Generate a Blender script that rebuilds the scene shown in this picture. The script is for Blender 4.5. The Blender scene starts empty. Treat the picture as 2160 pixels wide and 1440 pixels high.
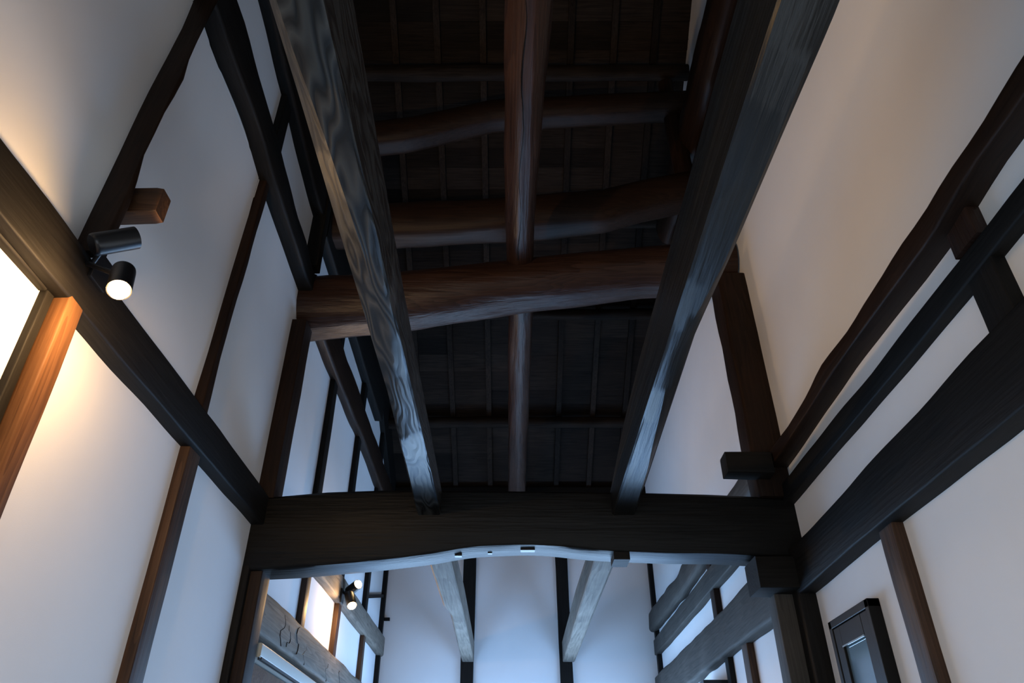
import bpy, bmesh, math, random
from mathutils import Vector, noise
C = bpy.context.scene.collection
R = random.Random(7)
# ------------------------------------------------------------------ camera
FPX = 1548.0; PITCH = math.radians(33.4); CAMZ = 1.5
cam = bpy.data.objects.new('camera', bpy.data.cameras.new('camera')); C.objects.link(cam)
cam.location = (0, 0, CAMZ); cam.rotation_euler = (math.pi/2 + PITCH, 0, 0)
cam.data.sensor_width = 36; cam.data.lens = 36*FPX/2160; cam.data.clip_start = .02
bpy.context.scene.camera = cam
# ------------------------------------------------------------------ world, light, exposure
w = bpy.data.worlds.new('world'); bpy.context.scene.world = w; w.use_nodes = True
w.node_tree.nodes['Background'].inputs[0].default_value = (.55, .7, 1, 1)
w.node_tree.nodes['Background'].inputs[1].default_value = 0.3
vs = bpy.context.scene.view_settings
vs.view_transform = 'Standard'; vs.look = 'None'; vs.gamma = 1; vs.use_curve_mapping = False
vs.exposure = -0.05

def area(name, loc, rot, sx, sy, col, e, spread=180):
    l = bpy.data.lights.new(name, 'AREA'); l.shape = 'RECTANGLE'; l.size = sx; l.size_y = sy
    l.color = col; l.energy = e; l.spread = math.radians(spread)
    o = bpy.data.objects.new(name, l); C.objects.link(o); o.location = loc; o.rotation_euler = rot
    return o
PI = math.pi
BLUE = (.26, .52, 1.0)
# unseen area lights added low at the walls as daylight; no openings are built
area('far_right_daylight', (1.93, 8.6, 1.15), (0, PI/2, 0), 2.0, 3.4, BLUE, 185)
area('far_left_daylight', (-1.6, 9.2, 1.1), (0, -PI/2, 0), 1.9, 2.4, BLUE, 105)
area('far_end_fill', (0.1, 10.5, 1.15), (-PI/2, 0, 0), 3.4, 2.1, (.40, .65, 1.0), 225)  # added at the far end to brighten the beam undersides
area('rear_fill', (0, -2.85, 1.3), (PI/2, 0, 0), 3.2, 2.3, (.82, .91, 1), 52)
area('near_left_fill', (-1.75, .6, 1.1), (0, -PI/2, 0), 1.5, 3.0, (.80, .91, 1), 34)  # added to brighten the lower right wall
area('near_right_fill', (1.93, 1.6, 1.2), (0, PI/2, 0), 1.6, 3.0, (.72, .86, 1), 26)

# ------------------------------------------------------------------ geometry helpers
st, ct = math.sin(PITCH), math.cos(PITCH)
def ray(px, py):
    u = (px-1080)/FPX; v = (720-py)/FPX
    return u, ct - v*st, st + v*ct
def onX(px, py, X):
    d = ray(px, py); t = X/d[0]; return (d[1]*t, CAMZ + d[2]*t)       # (Y, z)
def onY(px, py, Y):
    d = ray(px, py); t = Y/d[1]; return (d[0]*t, CAMZ + d[2]*t)       # (X, z)

XL, XR, YF, YB = -1.83, 2.01, 10.62, -3.0
RIDGE = 1.6
def roof(Y, off=0):
    Y = Y if Y > RIDGE else 2*RIDGE - Y
    return 6.1 + .58*(10.1 - Y) - off

def tag(o, label=None, cat=None, group=None, kind=None):
    if label: o['label'] = label
    if cat: o['category'] = cat
    if group: o['group'] = group
    if kind: o['kind'] = kind
    return o
def link(name, verts, faces, m, parent=None, smooth=False, origin=None):
    if origin is None:
        n = len(verts); origin = [sum(v[i] for v in verts)/n for i in range(3)]
    if parent is not None:
        pass
    me = bpy.data.meshes.new(name)
    me.from_pydata([(v[0]-origin[0], v[1]-origin[1], v[2]-origin[2]) for v in verts], [], faces)
    me.materials.append(m); me.validate(); me.update()
    bm = bmesh.new(); bm.from_mesh(me); bmesh.ops.recalc_face_normals(bm, faces=bm.faces); bm.to_mesh(me); bm.free()
    if smooth:
        for p in me.polygons: p.use_smooth = True
        try: me.set_sharp_from_angle(angle=math.radians(38))
        except Exception: pass
    o = bpy.data.objects.new(name, me); C.objects.link(o)
    if parent is not None:
        o.parent = parent; o.location = Vector(origin) - Vector(wloc(parent))
    else: o.location = origin
    return o
def wloc(o):
    v = Vector(o.location)
    while o.parent: o = o.parent; v += Vector(o.location)
    return v
def empty(name, loc):
    o = bpy.data.objects.new(name, None); C.objects.link(o); o.location = loc; return o
def box(name, x0, x1, y0, y1, z0, z1, m, parent=None, bev=0):
    V = [(x, y, z) for x in (x0, x1) for y in (y0, y1) for z in (z0, z1)]
    F = [(0,1,3,2), (4,6,7,5), (0,4,5,1), (2,3,7,6), (0,2,6,4), (1,5,7,3)]
    o = link(name, V, F, m, parent)
    if bev:
        b = o.modifiers.new('bevel', 'BEVEL'); b.width = bev; b.segments = 2
    return o
def loft(name, rings, m, parent=None, smooth=True):
    n = len(rings[0]); V = [p for r in rings for p in r]; F = []
    for i in range(len(rings)-1):
        for j in range(n):
            k = (j+1) % n
            F.append((i*n+j, i*n+k, (i+1)*n+k, (i+1)*n+j))
    F.append(tuple(range(n))[::-1]); F.append(tuple((len(rings)-1)*n + j for j in range(n)))
    return link(name, V, F, m, parent, smooth)
def interp(tab, t):
    if t <= tab[0][0]: return tab[0][1:]
    for a, b in zip(tab, tab[1:]):
        if t <= b[0]:
            f = (t-a[0])/max(1e-6, b[0]-a[0])
            return [p + (q-p)*f for p, q in zip(a[1:], b[1:])]
    return tab[-1][1:]
def sinterp(tab, t, h=.09):
    return [(p + 2*q + 2*u_ + 2*v_ + w_)/8 for p, q, u_, v_, w_ in zip(interp(tab, t-2*h), interp(tab, t-h), interp(tab, t), interp(tab, t+h), interp(tab, t+2*h))]
def rrect(a0, a1, b0, b1, rad, seg=3):
    rad = min(rad, (a1-a0)/2.02, (b1-b0)/2.02); pts = []
    for cx, cy, s in ((a1-rad, b1-rad, 0), (a0+rad, b1-rad, 1), (a0+rad, b0+rad, 2), (a1-rad, b0+rad, 3)):
        for i in range(seg+1):
            an = PI/2*(s + i/seg); pts.append((cx+rad*math.cos(an), cy+rad*math.sin(an)))
    return pts
def timber(name, axis, tab, m, rad=.012, wob=.004, step=.12, label=None, cat=None, group=None, parent=None, freq=2.5):
    """tab rows: (t, a0, a1, b0, b1); axis Y: a=X b=Z; axis X: a=Y b=Z; axis Z: a=X b=Y"""
    t0, t1 = tab[0][0], tab[-1][0]; n = max(2, int((t1-t0)/step)); rings = []; sd = R.uniform(0, 50)
    for i in range(n+1):
        t = t0 + (t1-t0)*i/n; a0, a1, b0, b1 = interp(tab, t); ring = []
        for a, b in rrect(a0, a1, b0, b1, rad):
            ca, cb = (a0+a1)/2, (b0+b1)/2
            q = noise.noise(Vector((t*freq, a*6+sd, b*6)))
            r_ = math.hypot(a-ca, b-cb) + 1e-6; k = 1 + wob*q*2/r_
            a_, b_ = ca+(a-ca)*k, cb+(b-cb)*k
            ring.append((a_, t, b_) if axis == 'Y' else (t, a_, b_) if axis == 'X' else (a_, b_, t))
        rings.append(ring)
    o = loft(name, rings, m, parent)
    tag(o, label, cat, group)
    return o
def log(name, axis, tab, m, label=None, cat='log', flat=0, wob=.012, parent=None, seg=22, step=.1):
    """round timber; rows (t, ca, cb, ra, rb); flat = share of the underside hewn flat"""
    t0, t1 = tab[0][0], tab[-1][0]; n = max(2, int((t1-t0)/step)); rings = []; sd = R.uniform(0, 50)
    for i in range(n+1):
        t = t0+(t1-t0)*i/n; ca, cb, ra, rb = interp(tab, t); ring = []
        for j in range(seg):
            an = 2*PI*j/seg; a, b = math.cos(an), math.sin(an)
            q = noise.noise(Vector((t*1.6, a*1.3+sd, b*1.3)))*wob + noise.noise(Vector((t*7, a*4+sd, b*4)))*wob*.3
            if b < -(1-flat): b = -(1-flat)
            a_, b_ = ca+a*(ra+q), cb+b*(rb+q)
            ring.append((a_, t, b_) if axis == 'Y' else (t, a_, b_) if axis == 'X' else (a_, b_, t))
        rings.append(ring)
    o = loft(name, rings, m, parent); tag(o, label, cat); return o

# ------------------------------------------------------------------ materials
def nodes(name):
    m = bpy.data.materials.new(name); m.use_nodes = True; nt = m.node_tree
    return m, nt, nt.nodes, nt.links, nt.nodes['Principled BSDF']
def wood(name, c1, c2, axis='Y', rough=.55, ring=.0, bump=.25, fine=1.0, spec=.4, fig=.5, zeb=False, vary=0):
    m, nt, N, L, B = nodes(name)
    tc = N.new('ShaderNodeTexCoord'); mp = N.new('ShaderNodeMapping'); oi = N.new('ShaderNodeObjectInfo')
    k_ = .2 if zeb else .055
    s = {'X': (k_, 1, 1), 'Y': (1, k_, 1), 'Z': (1, 1, k_)}[axis]
    mp.inputs['Scale'].default_value = s
    add = N.new('ShaderNodeVectorMath'); add.operation = 'ADD'
    sc = N.new('ShaderNodeMath'); sc.operation = 'MULTIPLY'; sc.inputs[1].default_value = 23.0
    L.new(oi.outputs['Random'], sc.inputs[0])
    L.new(tc.outputs['Object'], mp.inputs['Vector']); L.new(mp.outputs[0], add.inputs[0]); L.new(sc.outputs[0], add.inputs[1])
    n1 = N.new('ShaderNodeTexNoise'); n1.inputs['Scale'].default_value = 55*fine; n1.inputs['Detail'].default_value = 6
    L.new(add.outputs[0], n1.inputs['Vector'])
    # growth rings: distance field distorted by noise
    n2 = N.new('ShaderNodeTexNoise'); n2.inputs['Scale'].default_value = 5.0; n2.inputs['Detail'].default_value = 2
    L.new(add.outputs[0], n2.inputs['Vector'])
    mu = N.new('ShaderNodeMath'); mu.operation = 'MULTIPLY'; mu.inputs[1].default_value = 30 if zeb else 16
    L.new(n2.outputs['Fac'], mu.inputs[0])
    fr = N.new('ShaderNodeMath'); fr.operation = 'PINGPONG' if zeb else 'FRACT'; fr.inputs[1].default_value = .9; L.new(mu.outputs[0], fr.inputs[0])
    n3 = N.new('ShaderNodeTexNoise'); n3.inputs['Scale'].default_value = 2.2; n3.inputs['Detail'].default_value = 4
    L.new(tc.outputs['Object'], n3.inputs['Vector'])
    mx = N.new('ShaderNodeMix'); mx.data_type = 'FLOAT'; mx.inputs[0].default_value = ring
    L.new(n1.outputs['Fac'], mx.inputs[2]); L.new(fr.outputs[0], mx.inputs[3])
    mx2 = N.new('ShaderNodeMix'); mx2.data_type = 'FLOAT'; mx2.inputs[0].default_value = fig*.6
    L.new(mx.outputs[0], mx2.inputs[2]); L.new(n3.outputs['Fac'], mx2.inputs[3])
    cr = N.new('ShaderNodeValToRGB'); cr.color_ramp.elements[0].position = .28; cr.color_ramp.elements[1].position = .74
    cr.color_ramp.elements[0].color = (*c1, 1); cr.color_ramp.elements[1].color = (*c2, 1)
    L.new(mx2.outputs[0], cr.inputs[0])
    hv = N.new('ShaderNodeHueSaturation'); mr = N.new('ShaderNodeMapRange')      # boards differ a little in tone
    mr.inputs['To Min'].default_value = 1-vary; mr.inputs['To Max'].default_value = 1+vary
    L.new(oi.outputs['Random'], mr.inputs['Value']); L.new(mr.outputs[0], hv.inputs['Value']); L.new(cr.outputs[0], hv.inputs['Color'])
    L.new(hv.outputs[0], B.inputs['Base Color'])
    B.inputs['Roughness'].default_value = rough; B.inputs['Specular IOR Level'].default_value = spec
    bp = N.new('ShaderNodeBump'); bp.inputs['Strength'].default_value = bump; bp.inputs['Distance'].default_value = .01
    L.new(mx.outputs[0], bp.inputs['Height']); L.new(bp.outputs[0], B.inputs['Normal'])
    return m
def plaster(name, col, var=.06):
    m, nt, N, L, B = nodes(name)
    tc = N.new('ShaderNodeTexCoord'); n = N.new('ShaderNodeTexNoise'); n.inputs['Scale'].default_value = 1.3; n.inputs['Detail'].default_value = 5
    L.new(tc.outputs['Object'], n.inputs['Vector'])
    cr = N.new('ShaderNodeValToRGB'); cr.color_ramp.elements[0].position = .3; cr.color_ramp.elements[1].position = .7
    cr.color_ramp.elements[0].color = tuple(c*(1-var) for c in col)+(1,); cr.color_ramp.elements[1].color = (*col, 1)
    L.new(n.outputs['Fac'], cr.inputs[0]); L.new(cr.outputs[0], B.inputs['Base Color'])
    B.inputs['Roughness'].default_value = .9; B.inputs['Specular IOR Level'].default_value = .15
    n2 = N.new('ShaderNodeTexNoise'); n2.inputs['Scale'].default_value = 220; n2.inputs['Detail'].default_value = 3
    L.new(tc.outputs['Object'], n2.inputs['Vector'])
    bp = N.new('ShaderNodeBump'); bp.inputs['Strength'].default_value = .08; bp.inputs['Distance'].default_value = .003
    L.new(n2.outputs['Fac'], bp.inputs['Height']); L.new(bp.outputs[0], B.inputs['Normal'])
    return m
def plain(name, col, rough=.5, metal=0, emit=None, es=0, spec=.5):
    m, nt, N, L, B = nodes(name)
    n = N.new('ShaderNodeTexNoise'); n.inputs['Scale'].default_value = 30
    cr = N.new('ShaderNodeValToRGB'); cr.color_ramp.elements[0].color = tuple(c*.92 for c in col)+(1,); cr.color_ramp.elements[1].color = (*col, 1)
    L.new(n.outputs['Fac'], cr.inputs[0]); L.new(cr.outputs[0], B.inputs['Base Color'])
    B.inputs['Roughness'].default_value = rough; B.inputs['Metallic'].default_value = metal
    B.inputs['Specular IOR Level'].default_value = spec
    if emit: B.inputs['Emission Color'].default_value = (*emit, 1); B.inputs['Emission Strength'].default_value = es
    return m
_w = {}
def W(kind, axis):
    if (kind, axis) in _w: return _w[(kind, axis)]
    P = dict(dark=dict(c1=(.005, .0045, .004), c2=(.013, .0115, .010), rough=.6, fig=.5, spec=.12),
             stain=dict(c1=(.008, .0045, .003), c2=(.028, .014, .008), rough=.5, fig=.6, ring=.25, spec=.15),
             brown=dict(c1=(.018, .009, .005), c2=(.075, .038, .020), rough=.5, spec=.25, ring=.3, fig=.6),
             red=dict(c1=(.012, .0055, .0035), c2=(.038, .019, .0125), rough=.40, ring=.35, fig=.6, bump=.8, spec=.2),
             beam=dict(c1=(.003, .003, .0027), c2=(.0125, .012, .0105), rough=.36, ring=.25, fig=.3, bump=.5, spec=.3),
             zebra=dict(c1=(.0035, .0035, .0032), c2=(.028, .0275, .025), rough=.36, ring=.8, fig=.1, bump=.22, spec=.32, zeb=True),
             black=dict(c1=(.003, .0028, .0025), c2=(.0085, .008, .007), rough=.42, ring=.2, fig=.3, bump=.4, spec=.12),
             grey=dict(c1=(.07, .06, .048), c2=(.22, .19, .155), rough=.7, ring=.25, fig=.7, spec=.15),
             lit_ash=dict(c1=(.028, .025, .022), c2=(.08, .072, .062), rough=.7, ring=.2, fig=.7, spec=.15),  # far-room light put into a paler tone; the right jamb shares it
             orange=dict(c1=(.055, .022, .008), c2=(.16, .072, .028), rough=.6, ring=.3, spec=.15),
             roof=dict(c1=(.004, .003, .0025), c2=(.026, .018, .013), rough=.7, fig=.6, ring=.15, spec=.08, vary=.5))[kind]
    _w[(kind, axis)] = wood(f'{kind}_wood_{axis}', axis=axis, **P); return _w[(kind, axis)]
PL = plaster('white_plaster', (.74, .73, .72))
BACK = plain('dark_backing', (.03, .028, .025), .9)
FLOOR = plaster('pale_earth_floor', (.42, .40, .37), .15)
BLACKM = plain('black_metal', (.012, .012, .013), .35, .3)
GLOW = plain('lamp_glow', (1, .9, .7), .5, emit=(1, .68, .32), es=45)

# ------------------------------------------------------------------ shell
def slab(name, pts2, axis, c0, c1, m, parent=None):
    n = len(pts2)
    mk = (lambda c, p: (c, p[0], p[1])) if axis == 'X' else (lambda c, p: (p[0], c, p[1]))
    V = [mk(c0, p) for p in pts2] + [mk(c1, p) for p in pts2]
    F = [tuple(range(n)), tuple(range(2*n-1, n-1, -1))] + [(i, (i+1) % n, n+(i+1) % n, n+i) for i in range(n)]
    return link(name, V, F, m, parent)
def side_wall(name, Xi, s):
    out = [(YB, 0), (YF+.1, 0), (YF+.1, roof(YF+.1)), (RIDGE, roof(RIDGE)), (YB, roof(YB))]
    o = slab(name, out, 'X', Xi - s*.02, Xi - s*.16, BACK); o['kind'] = 'structure'; return o
wall_left = side_wall('wall_left', XL, 1); wall_right = side_wall('wall_right', XR, -1)
def panel(parent, Xi, s, y0, y1, z0, z1, m=None, name='plaster_panel'):
    g = .006
    y0 += g; y1 -= g; z0 += g; z1 -= g
    cl = lambda y, z: (y, min(z, roof(y, .01)))
    mid = [cl(RIDGE, z1)] if y0 < RIDGE < y1 else []
    slab(name, [(y0, z0), (y1, z0), cl(y1, z1)] + mid + [cl(y0, z1)], 'X', Xi, Xi - s*.03, m or PL, parent)
for z0, z1, ys in ((0, 3.38, (YB, 1.05, 2.50, 3.78, 5.09)), (3.38, 5.45, (YB, 1.05, 3.78, 5.09)),
                   (5.45, 6.55, (YB, 1.05, 2.42, 3.9, 5.09)), (6.55, 12, (YB, 2.42, 5.09)),
                   (0, 2.74, (5.09, 6.50, 7.85, 9.35, YF)), (2.74, 3.55, (5.09, 6.5, 7.85, 9.35, YF)),
                   (3.55, 5.42, (5.09, 6.46, 7.85, 9.3, YF)), (5.42, 6.3, (5.09, 6.46, 7.85, 9.3, YF)), (6.3, 12, (5.09, 7.3))):
    for a, b in zip(ys, ys[1:]): panel(wall_left, XL, 1, a, b, z0, z1)
for z0, z1, ys in ((0, 2.95, (YB, 1.1, 2.4, 3.73, 5.09, 6.55, 7.3, YF)), (2.95, 3.52, (YB, 2.40, 5.09, 7.3, YF)), (3.52, 3.82, (YB, 2.40, 5.09, 7.3, YF)),
                   (3.82, 6.1, (YB, 5.09, YF)), (7.86, 12, (YB, 5.09, 7.0))):
    for a, b in zip(ys, ys[1:]): panel(wall_right, XR, -1, a, b, z0, z1)
# dark boards added high on the right wall, where plaster would show bright
z = 6.1
while z < 7.8:
    panel(wall_right, XR, -1, YB, min(YF, 10.1-(z-6.1)/.58), z, z+.29, W('roof', 'Y'), 'dark_fill_board'); z += .293
wall_far = slab('wall_far', [(XL-.1, 0), (XR+.1, 0), (XR+.1, roof(YF)), (XL-.1, roof(YF))], 'Y', YF+.03, YF+.16, BACK); wall_far['kind'] = 'structure'
for a, b in zip((XL, -.60, .77), (-.60, .77, XR)):
    slab('plaster_panel', [(a+.005, 0), (b-.005, 0), (b-.005, roof(YF, .02)), (a+.005, roof(YF, .02))], 'Y', YF, YF+.04, PL, wall_far)
wb = slab('wall_back', [(XL-.1, 0), (XR+.1, 0), (XR+.1, roof(YB)), (XL-.1, roof(YB))], 'Y', YB, YB-.12, PL); wb['kind'] = 'structure'
fl = box('floor', XL-.1, XR+.1, YB, YF+.1, -.1, 0, FLOOR); fl['kind'] = 'structure'

# roof: boarding lapped like clapboards, rafters below
pitch = math.atan(.58)
ceiling = empty('ceiling', (0, 5, roof(5))); ceiling['kind'] = 'structure'
def sloped(name, x0, x1, ya, yb, lo_a, lo_b, th, m, parent):
    """plank lying in the far roof slope between ya and yb (lo = drop below the roof line at each end)"""
    V = []
    for x in (x0, x1):
        V += [(x, ya, roof(ya, lo_a)), (x, yb, roof(yb, lo_b)), (x, yb, roof(yb, lo_b-th)), (x, ya, roof(ya, lo_a-th))]
    F = [(0,1,2,3), (7,6,5,4), (0,4,5,1), (1,5,6,2), (2,6,7,3), (3,7,4,0)]
    return link(name, V, F, m, parent)
y = YF + .1
k = 0
RX = (-1.33, -.85, -.33, .18, .67, 1.16, 1.62)
while y > RIDGE + .05:
    wd = R.uniform(.20, .30); ya = max(RIDGE, y-wd)
    cuts = [XL-.1] + sorted(R.sample(RX[1:-1], 2)) + [XR+.1]
    for a, b in zip(cuts, cuts[1:]):
        d = R.uniform(-.004, .006)
        sloped('roof_board', a+.003, b-.003, ya, y-.012, .0+d, .022+d, .02, W('roof', 'X'), ceiling)
    y = ya
sl = sloped('roof_back_slope', XL-.1, XR+.1, RIDGE, RIDGE+.01, 0, 0, .02, W('roof', 'X'), ceiling)
V = [(x, yy, roof(yy)+dz) for x in (XL-.1, XR+.1) for yy in (YB-.1, RIDGE) for dz in (0, .05)]
bpy.data.objects.remove(sl)
link('roof_board', V, [(0,1,3,2), (4,6,7,5), (0,4,5,1), (2,3,7,6), (0,2,6,4), (1,5,7,3)], W('roof', 'X'), ceiling)
V = [(x, yy, roof(yy)+dz) for x in (XL-.1, XR+.1) for yy in (RIDGE, YF+.15) for dz in (.03, .06)]
link('roof_light_block', V, [(0,1,3,2), (4,6,7,5), (0,4,5,1), (2,3,7,6), (0,2,6,4), (1,5,7,3)], BACK, ceiling)  # added above the boards to stop sky light leaking through the gaps
for X in RX:
    sloped('rafter', X-.035, X+.035, RIDGE, YF+.05, .085, .085, .08, W('roof', 'Y'), ceiling)
# purlins
for yy, lab, xw in ((9.42, 'thin round purlin nearest the far wall, low in the dark roof', .075), (7.95, 'round purlin just below the big red-brown log in view', .075),
                    (6.85, 'round purlin hidden behind the second cross log', .08), (5.32, 'thin round purlin highest in view, above the third cross log', .09)):
    zc = roof(yy, .09+xw)
    log('purlin', 'X', [(XL-.02, yy, zc-.02, xw, xw), (-.4, yy, zc, xw*1.05, xw*1.05), (.9, yy, zc-.01, xw*.95, xw), (XR+.02, yy, zc, xw, xw)], W('roof', 'X'), lab, 'purlin', wob=.012)
ridge_l = log('ridge_purlin', 'X', [(XL, RIDGE, roof(RIDGE, .25), .1, .12), (XR, RIDGE, roof(RIDGE, .25), .1, .12)], W('roof', 'X'), 'ridge log at the top of the dark roof', 'purlin')

# ------------------------------------------------------------------ timbers on the side walls
def hwall(name, side, top, bot, proud, m, label, cat='beam', y0=None, y1=None, rad=.012, wob=.004, world=False, step=.12):
    """horizontal timber lying on a side wall: top edge read on its front face, bottom edge on the wall"""
    X = XL if side == 'L' else XR; s = 1 if side == 'L' else -1
    T = sorted(top if world else [onX(px, py, X + s*proud) for px, py in top]); Bt = sorted(bot if world else [onX(px, py, X) for px, py in bot])
    a = y0 if y0 is not None else min(T[0][0], Bt[0][0]); b = y1 if y1 is not None else max(T[-1][0], Bt[-1][0])
    n = max(3, int((b-a)/.12)); tab = []
    xa, xb = sorted((X - s*.015, X + s*proud))
    for i in range(n+1):
        yy = a + (b-a)*i/n
        tab.append((yy, xa, xb, sinterp(Bt, yy)[0], sinterp(T, yy)[0]))
    return timber(name, 'Y', tab, m, rad, wob, step, label, cat)
def vwall(name, side, y0, y1, z0, z1, proud, m, label, cat='stud', rad=.008, wob=.003, tab=None, parent=None):
    X = XL if side == 'L' else XR; s = 1 if side == 'L' else -1
    xa, xb = sorted((X - s*.015, X + s*proud))
    t = [(z0, xa, xb, y0, y1), (z1, xa, xb, y0, y1)] if tab is None else [(z_, xa, xb, a, b) for z_, a, b in tab]
    return timber(name, 'Z', t, m, rad, wob, .15, label, cat)

# --- left wall
hwall('wall_beam', 'L', [(0, 280), (545, 1015)], [(185, 725), (380, 940), (529, 1105)], .09, W('dark', 'Y'),
      'black squared beam along the left wall, behind the near lit spotlight', y0=-2.9, y1=5.02)
hwall('wall_log', 'L', [(502, 0), (540, 120), (580, 265), (592, 320), (625, 430), (652, 537)],
      [(432, 58), (440, 90), (475, 170), (517, 280), (542, 370), (562, 425), (602, 540), (620, 590)], .12, W('dark', 'Y'),
      'thick black crooked beam high on the left wall in front of the big cross log', y0=-2.9, y1=5.1, rad=.02, wob=.012)
hwall('wall_beam', 'L', [(5.1, 5.62), (10.6, 5.60)], [onX(665, 720, XL), onX(697, 805, XL), onX(750, 925, XL), onX(790, 1030, XL)], .10, W('stain', 'Y'),
      'slim dark beam high on the left wall beyond the big cross log', y0=5.15, y1=10.2, rad=.03, wob=.012, world=True)
hwall('wall_beam', 'L', [(-2.9, 6.95), (5.1, 6.95)], [(545, 0), (595, 210), (655, 440)] and [onX(545, 0, XL), onX(595, 210, XL), onX(655, 440, XL)], .10, W('dark', 'Y'),
      'uppermost black beam at the top of the left wall beside the tan-edged long beam', y0=-2.9, y1=5.1, world=True, rad=.03, wob=.01)
hwall('wall_beam', 'L', [(5.2, 6.6), (8.2, 6.6)], [(5.2, 6.1), (8.0, 6.0)], .10, W('dark', 'Y'),
      'black upper beam on the left wall under the roof, beyond the big cross log', y0=5.2, y1=8.75, world=True, rad=.02)
# sloping member along the gable
def gable(Xa, Xb, lab):
    V = []
    for x in (Xa, Xb):
        V += [(x, 5.3, 5.62+.5*(10.1-5.3)), (x, YF, 5.62+.5*(10.1-YF)), (x, YF, roof(YF, .0)), (x, 5.3, roof(5.3, .0))]
    o = link('gable_board', V, [(0,1,2,3), (7,6,5,4), (0,4,5,1), (1,5,6,2), (2,6,7,3), (3,7,4,0)], W('dark', 'Y')); tag(o, lab, 'board')
gable(XL-.01, XL+.07, 'dark sloping board where the left wall meets the roof')
# lower studs and posts
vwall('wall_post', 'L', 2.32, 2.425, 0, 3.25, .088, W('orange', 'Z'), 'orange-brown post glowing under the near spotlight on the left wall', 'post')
vwall('batten', 'L', 2.265, 2.318, 0, 3.27, .03, W('dark', 'Z'), 'thin dark batten beside the glowing post, at the brightly lit panel', 'batten')
hwall('shade_strip', 'L', [(-2.9, 3.25), (2.2, 3.25)], [(-2.9, 3.222), (2.2, 3.222)], .035, W('dark', 'Y'), 'thin dark strip drawn as the shade line under the left beam at the brightly lit panel', 'shade', y0=-2.9, y1=2.26, world=True)  # dark wood in place of the shade line below the beam
vwall('stud', 'L', 3.70, 3.855, 0, 3.30, .055, W('brown', 'Z'), 'brown stud low on the left wall, between the glowing post and the corner')
vwall('corner_post', 'L', 5.0, 5.26, 0, 2.975, .05, W('dark', 'Z'), 'black corner post under the left end of the arched cross beam', 'post')
vwall('door_jamb', 'L', 5.04, 5.22, 0, 2.99, .13, W('stain', 'Z'), 'worn brown jamb lining the opening beside the left corner post', 'jamb')
# rough forked post above the belt
pl = [onX(px, py, XL) for px, py in ((170, 490), (230, 370), (290, 240), (350, 125), (410, 10))]
pr = [onX(px, py, XL+.12) for px, py in ((250, 480), (290, 395), (305, 335), (355, 220), (390, 170), (395, 130), (430, 60))]
nl = [(z_, y_) for y_, z_ in pl]; nr = [(z_, y_) for y_, z_ in pr]
tabz = []
for i in range(15):
    z_ = 3.5 + (5.5-3.5)*i/14; tabz.append((z_, interp(nl, z_)[0], interp(nr, z_)[0]))
vwall('crooked_post', 'L', 0, 0, 0, 0, .12, W('stain', 'Z'), 'crooked rough-hewn dark post above the near spotlight on the left wall', 'post', rad=.012, wob=.014, tab=tabz)
# second upper stud
nl = [(z_, y_) for y_, z_ in [onX(410, 835, XL), onX(545, 385, XL)]]; nr = [(z_, y_) for y_, z_ in [onX(438, 862, XL+.06), onX(515, 580, XL+.06), onX(560, 430, XL+.06)]]
tabz = [(3.42, nl[0][1], nr[0][1]-.0)] + [(3.45 + (5.4-3.45)*i/10, interp(nl, 3.45+1.95*i/10)[0], interp(nr, 3.45+1.95*i/10)[0]) for i in range(11)]
vwall('stud', 'L', 0, 0, 0, 0, .06, W('stain', 'Z'), 'dark stud on the upper left wall, halfway between the crooked post and the big log', tab=tabz, wob=.006)
vwall('stud', 'L', 3.78, 3.93, 5.75, 6.5, .05, W('dark', 'Z'), 'short black stud between the two topmost beams on the left wall')
vwall('corner_post', 'L', 5.0, 5.2, 3.46, 5.02, .12, W('stain', 'Z'), 'dark post on the left wall rising from the cross beam to the big log', 'post')
vwall('stud', 'L', 5.0, 5.12, 5.6, 6.9, .12, W('dark', 'Z'), 'black strut standing on the left end of the big cross log')
for y_, lab in ((6.38, 'first dark stud on the upper left wall beyond the cross beam'), (7.75, 'second dark stud on the upper left wall beyond the cross beam'), (9.22, 'third and thinnest dark stud on the upper left wall near the far corner')):
    vwall('stud', 'L', y_, y_+.15, 3.6, min(6.5, 5.7+.5*(10.1-y_)), .05, W('dark', 'Z'), lab)
# far room, left side
hwall('wall_beam', 'L', [(5.2, 3.66), (YF, 3.66)], [(5.2, 3.41), (YF, 3.41)], .09, W('grey', 'Y'), 'slim grey beam along the left wall of the far room, under the far spotlights', y0=5.95, y1=YF, world=True, rad=.03, wob=.006)
hwall('wall_beam', 'L', [(5.2, 2.87), (7, 2.88), (YF, 2.86)], [(5.2, 2.58), (7, 2.60), (YF, 2.58)], .12, W('grey', 'Y'), 'broad weathered grey beam with bark cracks low in the far room, left', y0=5.2, y1=YF, world=True, rad=.03, wob=.007)
for y_, h, lab in ((6.47, 3.45, 'brown stud of the far room left wall, nearest to the opening'), (7.80, 3.45, 'orange-lit brown stud just under the far spotlights'), (9.32, 3.45, 'dark stud of the far room left wall nearest its corner')):
    vwall('stud', 'L', y_, y_+.13, 2.85, h, .05, W('brown', 'Z'), lab)
vwall('corner_batten', 'L', YF-.09, YF-.005, 2.8, 5.4, .06, W('dark', 'Z'), 'thin dark batten in the far left corner', 'batten')
tag(loft('batten', [[(XL+a, yy, zz+b) for a, b in ((0, 0), (.04, 0), (.04, .045), (0, .045))] for yy, zz in ((9.42, 3.87), (YF-.09, 4.16))], W('dark', 'Y'), smooth=False), 'thin slanting batten near the far left corner', 'batten')
for z_ in (4.60, 3.86):
    tag(box('bracket', XL+.05, XL+.14, YF-.06, YF-.02, z_, z_+.04, W('dark', 'X')), 'small dark peg on the far left corner batten, %s' % ('the upper' if z_ > 4 else 'the lower'), 'peg')
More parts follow.
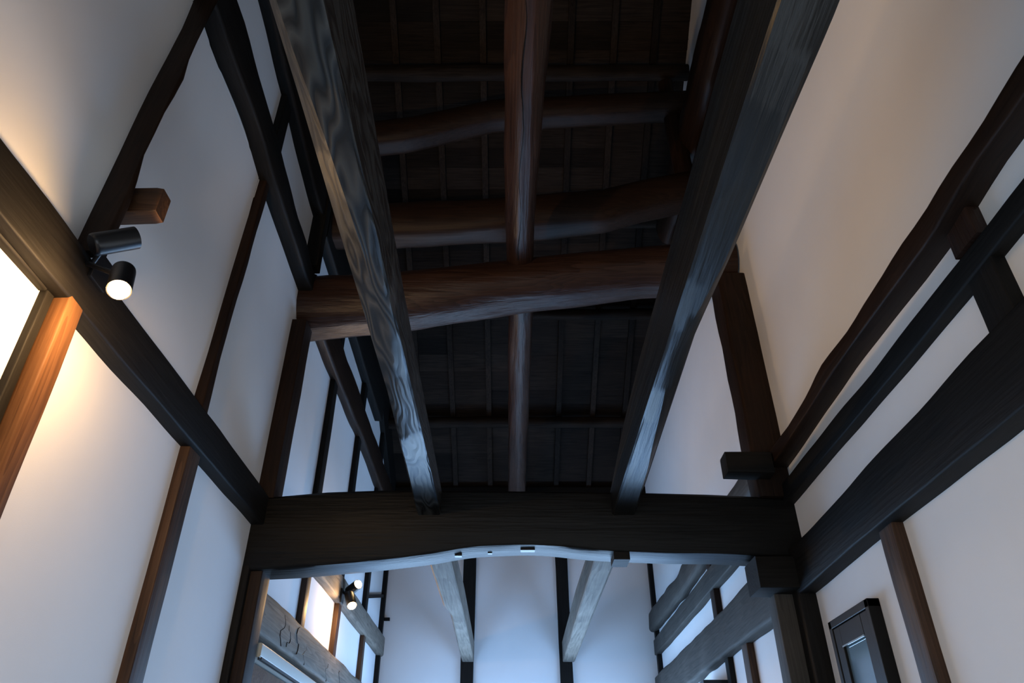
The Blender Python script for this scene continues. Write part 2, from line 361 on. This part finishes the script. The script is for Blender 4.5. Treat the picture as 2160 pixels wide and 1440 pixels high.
rail = hwall('door_rail', 'L', [(5.2, 2.53), (YF, 2.53)], [(5.2, 2.44), (YF, 2.44)], .15, plain('pale_metal', (.50, .52, .48), .45, .0), 'pale sliding door head rail below the weathered beam, far room left', 'rail', y0=5.25, y1=9.5, world=True, wob=.001)
for i in range(2): box('rail_groove', XL+.13+.02*i, XL+.137+.02*i, 5.26, 9.5, 2.425, 2.441, BLACKM, rail)
dr = box('door_panel', XL+.02, XL+.06, 5.28, 7.4, .02, 2.43, W('orange', 'X')); tag(dr, 'orange wooden sliding door under the pale rail, lower left of the opening', 'door')

# --- right wall
hwall('wall_log', 'R', [(1652, 910), (1735, 768), (1820, 640), (1950, 440), (2075, 250), (2160, 110)],
      [(1670, 975), (1750, 860), (1830, 745), (1925, 625), (2020, 505), (2050, 470), (2068, 430), (2100, 365), (2160, 300)], .13, W('stain', 'Y'),
      'rough dark brown half log, uppermost timber across the right wall', y0=-2.9, y1=5.0, rad=.012, wob=.008)
hwall('wall_rail', 'R', [(2160, 367), (1892, 715), (1670, 992)], [(2160, 490), (1975, 717), (1680, 1057)], .07, W('dark', 'Y'),
      'straight black rail on the right wall between the rough log and the broad beam', 'rail', y0=-2.9, y1=5.0)
hwall('wall_beam', 'R', [(2160, 622), (2067, 720), (1915, 885), (1800, 1012), (1697, 1125)], [(2160, 905), (2010, 1020), (1905, 1100), (1830, 1160), (1722, 1250)], .11, W('dark', 'Y'),
      'broad black beam on the right wall above the small window', y0=-2.9, y1=5.0, rad=.012, wob=.004)
vwall('strut', 'R', 2.31, 2.49, 3.05, 3.46, .06, W('dark', 'Z'), 'short black strut at the right edge between rail and broad beam', 'strut')
vwall('strut', 'R', 2.32, 2.50, 3.58, 3.80, .06, W('red', 'Z'), 'short red-brown strut between the rough log and the black rail', 'strut')
vwall('stud', 'R', 3.66, 3.82, 0, 2.84, .06, W('brown', 'Z'), 'brown stud below the broad right beam, right of the small window')
vwall('corner_post', 'R', 4.97, 5.24, 0, 3.03, .11, W('dark', 'Z'), 'black corner post under the right end of the arched cross beam', 'post')
vwall('door_jamb', 'R', 5.10, 5.26, 0, 2.85, .23, W('lit_ash', 'Z'), 'grey jamb behind the right corner post', 'jamb')
vwall('corner_post', 'R', 4.97, 5.22, 3.46, 5.49, .24, W('stain', 'Z'), 'dark brown post on the right wall rising to the big log', 'post', rad=.03, wob=.01)
# beyond the cross beam: the same timbers, bright light put into a paler colour
hwall('wall_log', 'R', [(5.2, 3.94), (7, 3.98), (8.5, 3.92), (YF, 4.0)], [(5.2, 3.68), (6.6, 3.76), (8, 3.68), (YF, 3.72)], .12, W('lit_ash', 'Y'),
      'uppermost log, toned grey as if brightly lit, on the right wall of the far room', y0=5.2, y1=YF, world=True, rad=.05, wob=.012)
hwall('wall_rail', 'R', [(5.2, 3.61), (YF, 3.62)], [(5.2, 3.41), (YF, 3.42)], .08, W('lit_ash', 'Y'), 'middle rail, toned grey as if brightly lit, on the right wall of the far room', 'rail', y0=5.2, y1=YF, world=True)
hwall('wall_beam', 'R', [(5.2, 3.17), (7, 3.14), (YF, 3.16)], [(5.2, 2.76), (7, 2.78), (YF, 2.78)], .11, W('lit_ash', 'Y'), 'broad beam, toned grey as if brightly lit, on the right wall of the far room', y0=5.2, y1=YF, world=True, rad=.03, wob=.01)
vwall('strut', 'R', 7.25, 7.40, 3.1, 3.80, .06, W('stain', 'Z'), 'short dark strut crossing the grey rails of the far room', 'strut')
vwall('stud', 'R', 6.48, 6.64, 0, 2.82, .06, W('brown', 'Z'), 'brown stud below the broad grey beam of the far room')
vwall('stud', 'R', 7.15, 7.27, 0, 2.82, .05, W('dark', 'Z'), 'black stud beside the dark cabinet of the far room')
cab = box('wall_cabinet', XR-.25, XR, 7.35, 8.1, 1.2, 2.62, plain('black_lacquer', (.015, .02, .025), .35)); tag(cab, 'black box cabinet under the grey beam on the right of the far room', 'cabinet')
box('door', XR-.265, XR-.25, 7.38, 8.07, 1.23, 2.59, plain('blue_black', (.03, .04, .055), .3), cab)
vwall('corner_batten', 'R', YF-.1, YF-.005, 2.6, 5.6, .06, W('dark', 'Z'), 'thin dark batten in the far right corner', 'batten')
tag(box('bracket', XR-.13, XR-.05, YF-.07, YF-.03, 2.93, 2.97, W('dark', 'X')), 'small dark peg on the far right corner batten', 'peg')

# far wall posts
for x0, x1, lab in ((-.672, -.515, 'dark post on the far wall, left one'), (.675, .845, 'dark post on the far wall, right one')):
    timber('far_post', 'Z', [(0, x0, x1, YF-.06, YF+.02), (5.7, x0-.03 if x0 < 0 else x0-.06, x1 if x0 < 0 else x1-.06, YF-.06, YF+.02)], W('dark', 'Z'), .008, .003, label=lab, cat='post')

box_p = timber('wall_plate', 'X', [(XL, YF-.16, YF, 5.40, 5.78), (XR, YF-.16, YF, 5.40, 5.78)], W('dark', 'X'), .02, label='dark wall plate at the top of the far wall under the rafters', cat='beam')
# bark cracks of the broad far beam
bb = [o for o in bpy.data.objects if o.get('label', '').startswith('broad weathered')][0]
for cy, h in ((5.75, .20), (5.95, .16), (6.2, .22), (6.45, .12), (7.3, .14), (7.9, .17), (8.6, .13)):
    V = []; F = []
    for i in range(9):
        zz = 2.60 + .03*R.random() + h*i/8; yy = cy + .05*math.sin(i*.9+cy*7) + R.uniform(-.01, .01); wd = .011*math.sin(PI*(i+.5)/9)
        V += [(XL+.118, yy-wd, zz), (XL+.1235, yy, zz), (XL+.118, yy+wd, zz)]
        if i: b = 3*i; F += [(b-3, b-2, b+1, b), (b-2, b-1, b+2, b+1)]
    link('crack', V, F, W('stain', 'Z'), bb)
# ------------------------------------------------------------------ arched cross beam
F_top = [onY(px, py, 5.0) for px, py in ((577, 1046), (690, 1036), (810, 1032), (1000, 1033), (1300, 1036), (1500, 1041), (1640, 1048))]
F_bot = [onY(px, py, 5.0) for px, py in ((530, 1202), (640, 1195), (740, 1187), (815, 1179), (915, 1167), (990, 1152), (1080, 1148), (1160, 1149), (1260, 1160), (1400, 1166), (1520, 1167), (1640, 1174))]
rings = []
n = 60
for i in range(n+1):
    x = XL - .02 + (XR - XL + .04)*i/n; zt = interp(F_top, x)[0]; zb = sinterp(F_bot, x, .07)[0]
    q = noise.noise(Vector((x*3, 1, 4)))*.006
    sec = [(5.0, zt-.02), (5.0, zb+.02), (5.012, zb+.004), (5.035, zb+q), (5.12, zb-.004+q), (5.25, zb-.0+q*.5), (5.28, zb+.02), (5.28, zt-.02), (5.26, zt), (5.02, zt)]
    rings.append([(x, a, b) for a, b in sec])
cross = loft('cross_beam', rings, W('black', 'X')); tag(cross, 'massive black cross beam with an arched pale underside spanning the hall', 'beam')
def bz(x): return sinterp(F_bot, x, .07)[0]
for x, w_, y0, y1 in ((.06, .10, 5.08, 5.13), (-.40, .05, 5.1, 5.14), (-.17, .03, 5.13, 5.16)):
    box('mortise', x, x+w_, y0, y1, bz(x)-.012, bz(x)+.01, BLACKM, cross)
pg = box('mortise_block', .70, .81, 5.02, 5.2, bz(.75)-.05, bz(.75)+.02, W('dark', 'X'), cross)
tag(timber('support_block', 'X', [(1.64, 4.93, 5.2, 2.81, 3.02), (1.93, 4.93, 5.2, 2.81, 3.02)], W('dark', 'X'), .01), 'square black block under the right end of the cross beam', 'block')
tag(timber('tenon_end', 'X', [(1.53, 4.84, 4.99, 3.59, 3.745), (1.86, 4.84, 4.99, 3.585, 3.75)], W('dark', 'X'), .012), 'black tenon end poking left out of the right post above the cross beam', 'tenon')
# beam end poking out of the crooked post
tag(timber('tenon_end', 'X', [(XL, 2.44, 2.53, 3.81, 3.965), (-1.64, 2.44, 2.53, 3.815, 3.965), (-1.61, 2.443, 2.527, 3.82, 3.96)], W('brown', 'X'), .006, .003, .03), 'orange-lit tenon end poking out of the crooked post above the spotlight', 'tenon')

# ------------------------------------------------------------------ long beams
def sec_loft(name, secs, m, label, cat='beam'):
    y0, y1 = secs[0][0], secs[-1][0]; n = int((y1-y0)/.08); rings = []
    flat = [(s[0],) + tuple(v for p in s[1] for v in p) for s in secs]
    for i in range(n+1):
        y = y0+(y1-y0)*i/n; v = interp(flat, y)
        q = noise.noise(Vector((y*2.2, 3.1, 8)))*.008
        rings.append([(v[2*j]+(q if j in (2, 3) else 0), y, v[2*j+1]+q*.4) for j in range(len(v)//2)])
    o = loft(name, rings, m); tag(o, label, cat); return o
T = 3.33
secs = [(-2.9, [(-.504, 3.72), (-.504, T+.01), (-.515, T), (-.63, T), (-.69, T+.10), (-.70, 3.72)]),
        (1.0, [(-.504, 3.72), (-.504, T+.01), (-.515, T), (-.630, T), (-.675, T+.08), (-.69, 3.72)]),
        (1.5, [(-.504, 3.67), (-.504, T+.01), (-.515, T), (-.605, T), (-.672, T+.09), (-.69, 3.68)]),
        (2.1, [(-.504, 3.63), (-.504, T+.01), (-.515, T), (-.570, T), (-.665, T+.08), (-.68, 3.64)]),
        (2.7, [(-.504, 3.58), (-.504, T+.01), (-.515, T), (-.545, T), (-.650, T+.05), (-.66, 3.6)]),
        (3.3, [(-.504, 3.56), (-.504, T+.01), (-.515, T), (-.60, T), (-.636, T+.02), (-.65, 3.58)]),
        (3.9, [(-.504, 3.54), (-.504, T+.01), (-.515, T), (-.635, T), (-.645, T+.01), (-.655, 3.56)]),
        (5.03, [(-.504, 3.50), (-.504, T+.01), (-.515, T), (-.66, T), (-.67, T+.01), (-.67, 3.50)])]
sec_loft('long_beam', secs, W('zebra', 'Y'), 'left long hewn beam overhead, tan wavy edge and zebra-grained underside, running into the cross beam')
secs = [(-2.9, [(.707, 3.66), (.707, T+.01), (.718, T), (.86, T), (.885, T+.03), (.89, 3.66)]),
        (1.2, [(.707, 3.66), (.707, T+.01), (.718, T), (.855, T), (.88, T+.02), (.885, 3.66)]),
        (2.2, [(.707, 3.66), (.707, T+.01), (.718, T), (.83, T), (.855, T+.03), (.86, 3.66)]),
        (2.9, [(.707, 3.66), (.707, T+.01), (.718, T), (.75, T), (.838, T+.06), (.85, 3.66)]),
        (3.5, [(.707, 3.66), (.707, T+.01), (.718, T), (.79, T), (.855, T+.06), (.86, 3.66)]),
        (4.2, [(.707, 3.62), (.707, T+.01), (.718, T), (.835, T), (.865, T+.05), (.87, 3.6)]),
        (5.03, [(.707, 3.50), (.707, T+.01), (.718, T), (.86, T), (.87, T+.01), (.87, 3.50)])]
sec_loft('long_beam', secs, W('beam', 'Y'), 'right long dark hewn beam overhead with a pale strip at its far end, running into the cross beam')
secs = [(5.25, [(-.51, 3.50), (-.51, T+.01), (-.52, T), (-.68, T), (-.70, T+.02), (-.70, 3.50)]),
        (7.6, [(-.50, 3.58), (-.50, T+.01), (-.51, T), (-.67, T), (-.69, T+.02), (-.69, 3.58)]),
        (8.0, [(-.50, 3.58), (-.50, T+.01), (-.51, T), (-.625, T), (-.65, T+.03), (-.66, 3.58)]),
        (YF-.05, [(-.51, 3.56), (-.51, T+.01), (-.52, T), (-.66, T), (-.67, T+.01), (-.67, 3.56)])]
sec_loft('long_beam', secs, W('grey', 'Y'), 'left pale grey beam of the far room running to the far wall')
secs = [(5.25, [(.68, 3.50), (.68, T+.01), (.69, T), (.85, T), (.87, T+.02), (.87, 3.50)]),
        (8, [(.68, 3.6), (.68, T+.01), (.69, T), (.83, T), (.86, T+.03), (.86, 3.6)]),
        (YF-.05, [(.68, 3.58), (.68, T+.01), (.69, T), (.83, T), (.84, T+.01), (.84, 3.58)])]
sec_loft('long_beam', secs, W('grey', 'Y'), 'right pale grey beam of the far room running to the far wall')

# ------------------------------------------------------------------ cross logs and centre logs
log('cross_log', 'X', [(XL, 5.27, 5.31, .27, .30), (-1.0, 5.27, 5.40, .27, .28), (0, 5.27, 5.56, .26, .25), (1.2, 5.25, 5.72, .25, .24), (XR-.02, 5.22, 5.74, .24, .245)], W('red', 'X'),
    'biggest red-brown log spanning the hall above the arched cross beam', flat=.10, wob=.02)
log('cross_log', 'X', [(XL, 5.42, 6.42, .20, .24), (-.9, 5.42, 6.45, .2, .24), (0, 5.40, 6.51, .2, .24), (.9, 5.4, 6.60, .2, .24), (1.35, 5.4, 6.76, .2, .22), (XR, 5.4, 6.95, .2, .2)], W('stain', 'X'),
    'second dark cross log, directly above the biggest one, pale-flecked underside', flat=.15, wob=.02)
log('cross_log', 'X', [(XL, 5.3, 7.50, .17, .20), (-1.1, 5.3, 7.62, .17, .20), (-.2, 5.3, 7.92, .17, .18), (XR, 5.3, 8.1, .16, .17)], W('stain', 'X'),
    'third and thinnest dark cross log, tilted, below the topmost purlin', flat=.15, wob=.008)
log('centre_log', 'Y', [(1.0, .13, 5.78, .155, .15), (2.8, .10, 5.77, .145, .15), (3.8, .075, 5.76, .135, .14), (4.5, .07, 5.75, .125, .13), (5.1, .07, 5.73, .12, .12)], W('red', 'Y'),
    'near centre log with a long crack, running overhead to the biggest cross log', wob=.012)
log('centre_log', 'Y', [(5.35, .09, 5.80, .125, .13), (8, .075, 5.55, .12, .12), (YF, .06, 5.20, .115, .115)], W('red', 'Y'),
    'far centre log running on from the biggest cross log towards the far wall', wob=.012)
# the crack in the near centre log
cl = bpy.data.objects['centre_log']
V = []; F = []
for i in range(41):
    y = 2.45 + 2.5*i/40; a0, a1, a2, a3 = interp([(1.0, .13, 5.78, .155, .15), (2.8, .10, 5.77, .145, .15), (3.8, .075, 5.76, .135, .14), (4.5, .07, 5.75, .125, .13), (5.1, .07, 5.73, .12, .12)], y)
    x = a0 + .012*math.sin(i*.45) + (-.05 + .001*i if i < 22 else -.028) + R.uniform(-.002, .002) + .02
    wd = .0035 + .003*math.sin(i*.3)**2
    zz = a1 - a3*.985
    V += [(x-wd, y, zz+.01), (x, y, zz-.009), (x+wd, y, zz+.01)]
    if i: b = 3*i; F += [(b-3, b-2, b+1, b), (b-2, b-1, b+2, b+1)]
link('crack', V, F, BLACKM, cl)
# struts at the gable ends of the frame
log('roof_strut', 'Z', [(6.75, 1.78, 5.35, .1, .09), (8.5, 1.74, 5.35, .09, .09)], W('stain', 'Z'), 'upright roof strut at the right wall above the second cross log', 'strut')
log('roof_strut', 'Z', [(6.4, -1.5, 5.38, .08, .08), (7.3, -1.5, 5.34, .08, .08)], W('stain', 'Z'), 'short roof strut between the second and third cross logs, left', 'strut')
log('wall_log', 'Y', [(-2.9, 1.88, 7.6, .14, .25), (4.5, 1.88, 7.6, .14, .27), (6.8, 1.9, 7.62, .12, .22)], W('stain', 'Y'), 'thick dark log high on the right wall behind the right long beam', wob=.02)

# ------------------------------------------------------------------ small window on the right wall
FR = plain('window_black', (.005, .0045, .004), .45, spec=.2)
y0, y1, zt = 4.13, 4.72, 2.54
wn = empty('small_window', (XR, (y0+y1)/2, 1.7)); tag(wn, 'small black framed window with reflecting glass on the right wall beside the corner post', 'window')
x1 = XR; x0 = XR-.07
box('frame', x0, x1, y0, y0+.045, 1.3, zt, FR, wn, .004); box('frame', x0, x1, y1-.045, y1, 1.3, zt, FR, wn, .004)
box('frame', x0, x1, y0, y1, zt-.045, zt+.001, FR, wn, .004); box('frame', x0, x1, y0, y1, 1.3, 1.345, FR, wn, .004)
sa = empty('sash', (0, 0, 0)); sa.parent = wn
xs0, xs1 = XR-.065, XR-.035
for a, b, c, d in ((y0+.05, y0+.14, 1.35, zt-.05), (y1-.14, y1-.05, 1.35, zt-.05)): box('stile', xs0, xs1, a, b, c, d, FR, sa, .003)
for c, d in ((zt-.16, zt-.05), (1.35, 1.45)): box('sash_rail', xs0-.001, xs1, y0+.14, y1-.14, c, d, FR, sa, .003)
box('metal_trim', xs0-.006, xs0, y0+.14, y1-.14, zt-.168, zt-.160, plain('trim_metal', (.5, .55, .55), .25, .8), sa)
gm, nt, N, L, B = nodes('window_glass'); B.inputs['Base Color'].default_value = (.10, .16, .2, 1); B.inputs['Roughness'].default_value = .06; B.inputs['Specular IOR Level'].default_value = 1; B.inputs['IOR'].default_value = 1.9
box('pane', XR-.05, XR-.045, y0+.135, y1-.135, 1.45, zt-.155, gm, sa)

# ------------------------------------------------------------------ spotlights
def spot(p_back, p_front, rad, label, e, cone, group=None, mount=None):   # cone 0: bare frosted bulb
    a, b = Vector(p_back), Vector(p_front); d = (b-a).normalized(); Ln = (b-a).length
    q = d.to_track_quat('Z', 'Y')
    root = empty('spotlight', a); tag(root, label, 'lamp')
    def ringv(r, t, n=28): return [tuple(a + d*t + (q @ Vector((r*math.cos(2*PI*i/n), r*math.sin(2*PI*i/n), 0)))) for i in range(n)]
    prof = [(rad*.02, 0), (rad*.85, 0), (rad*.97, .006), (rad, .016), (rad, Ln), (rad*.9, Ln), (rad*.88, Ln-.015)]
    o = loft('housing', [ringv(r, t) for r, t in prof], BLACKM, root)
    q_ = -.03 if cone == 110 else 0     # this one's lamp sits back inside its housing
    o = loft('lens', [ringv(rad*.86, Ln-.022+q_), ringv(rad*.86, Ln-.002+q_), ringv(rad*.74, Ln+.014+q_), ringv(rad*.45, Ln+.024+q_), ringv(rad*.02, Ln+.028+q_)], GLOW, root)
    # arm to the mounting
    m0 = Vector(mount); m1 = a + d*Ln*.35
    dd = (m1-m0); q2 = dd.to_track_quat('Z', 'Y')
    rr = [[tuple(m0 + dd*t + (q2 @ Vector((.011*math.cos(2*PI*i/10), .011*math.sin(2*PI*i/10), 0)))) for i in range(10)] for t in (0, 1)]
    loft('arm', rr, BLACKM, root)
    l = bpy.data.lights.new('spot_lamp', 'SPOT' if cone else 'POINT'); l.energy = e; l.color = (1, .60, .26); l.shadow_soft_size = rad*.6
    if cone: l.spot_size = math.radians(cone); l.spot_blend = .7
    lo = bpy.data.objects.new('spot_lamp', l); C.objects.link(lo); lo.parent = root
    lo.location = d*(Ln+.045); lo.rotation_euler = (-d).to_track_quat('Z', 'Y').to_euler()
    return root
spot((-1.543, 2.28, 3.345), (-1.50, 2.23, 3.205), .045, 'near spotlight pointing down, glowing, in front of the left black beam', 50, 0, mount=(-1.74, 2.33, 3.42))
spot((-1.705, 2.27, 3.465), (-1.59, 2.35, 3.575), .048, 'near spotlight tilted up to the right, just above the glowing one', 140, 110, mount=(-1.74, 2.36, 3.44))
spot((-1.66, 7.66, 3.47), (-1.60, 7.58, 3.335), .05, 'far spotlight pointing down, glowing, over the slim grey beam', 26, 0, mount=(-1.74, 7.66, 3.5))
spot((-1.70, 7.80, 3.53), (-1.585, 7.69, 3.575), .05, 'far spotlight aimed into the hall, glowing, just above the other far one', 60, 130, mount=(-1.74, 7.74, 3.5))
for yy, lab in ((2.42, 'small black mounting plate of the near spotlights'), (7.68, 'small black mounting plate of the far spotlights')):
    tag(box('lamp_plate', XL+.088, XL+.105, yy-.06, yy+.06, 3.38, 3.52, BLACKM, bev=.004), lab, 'plate')
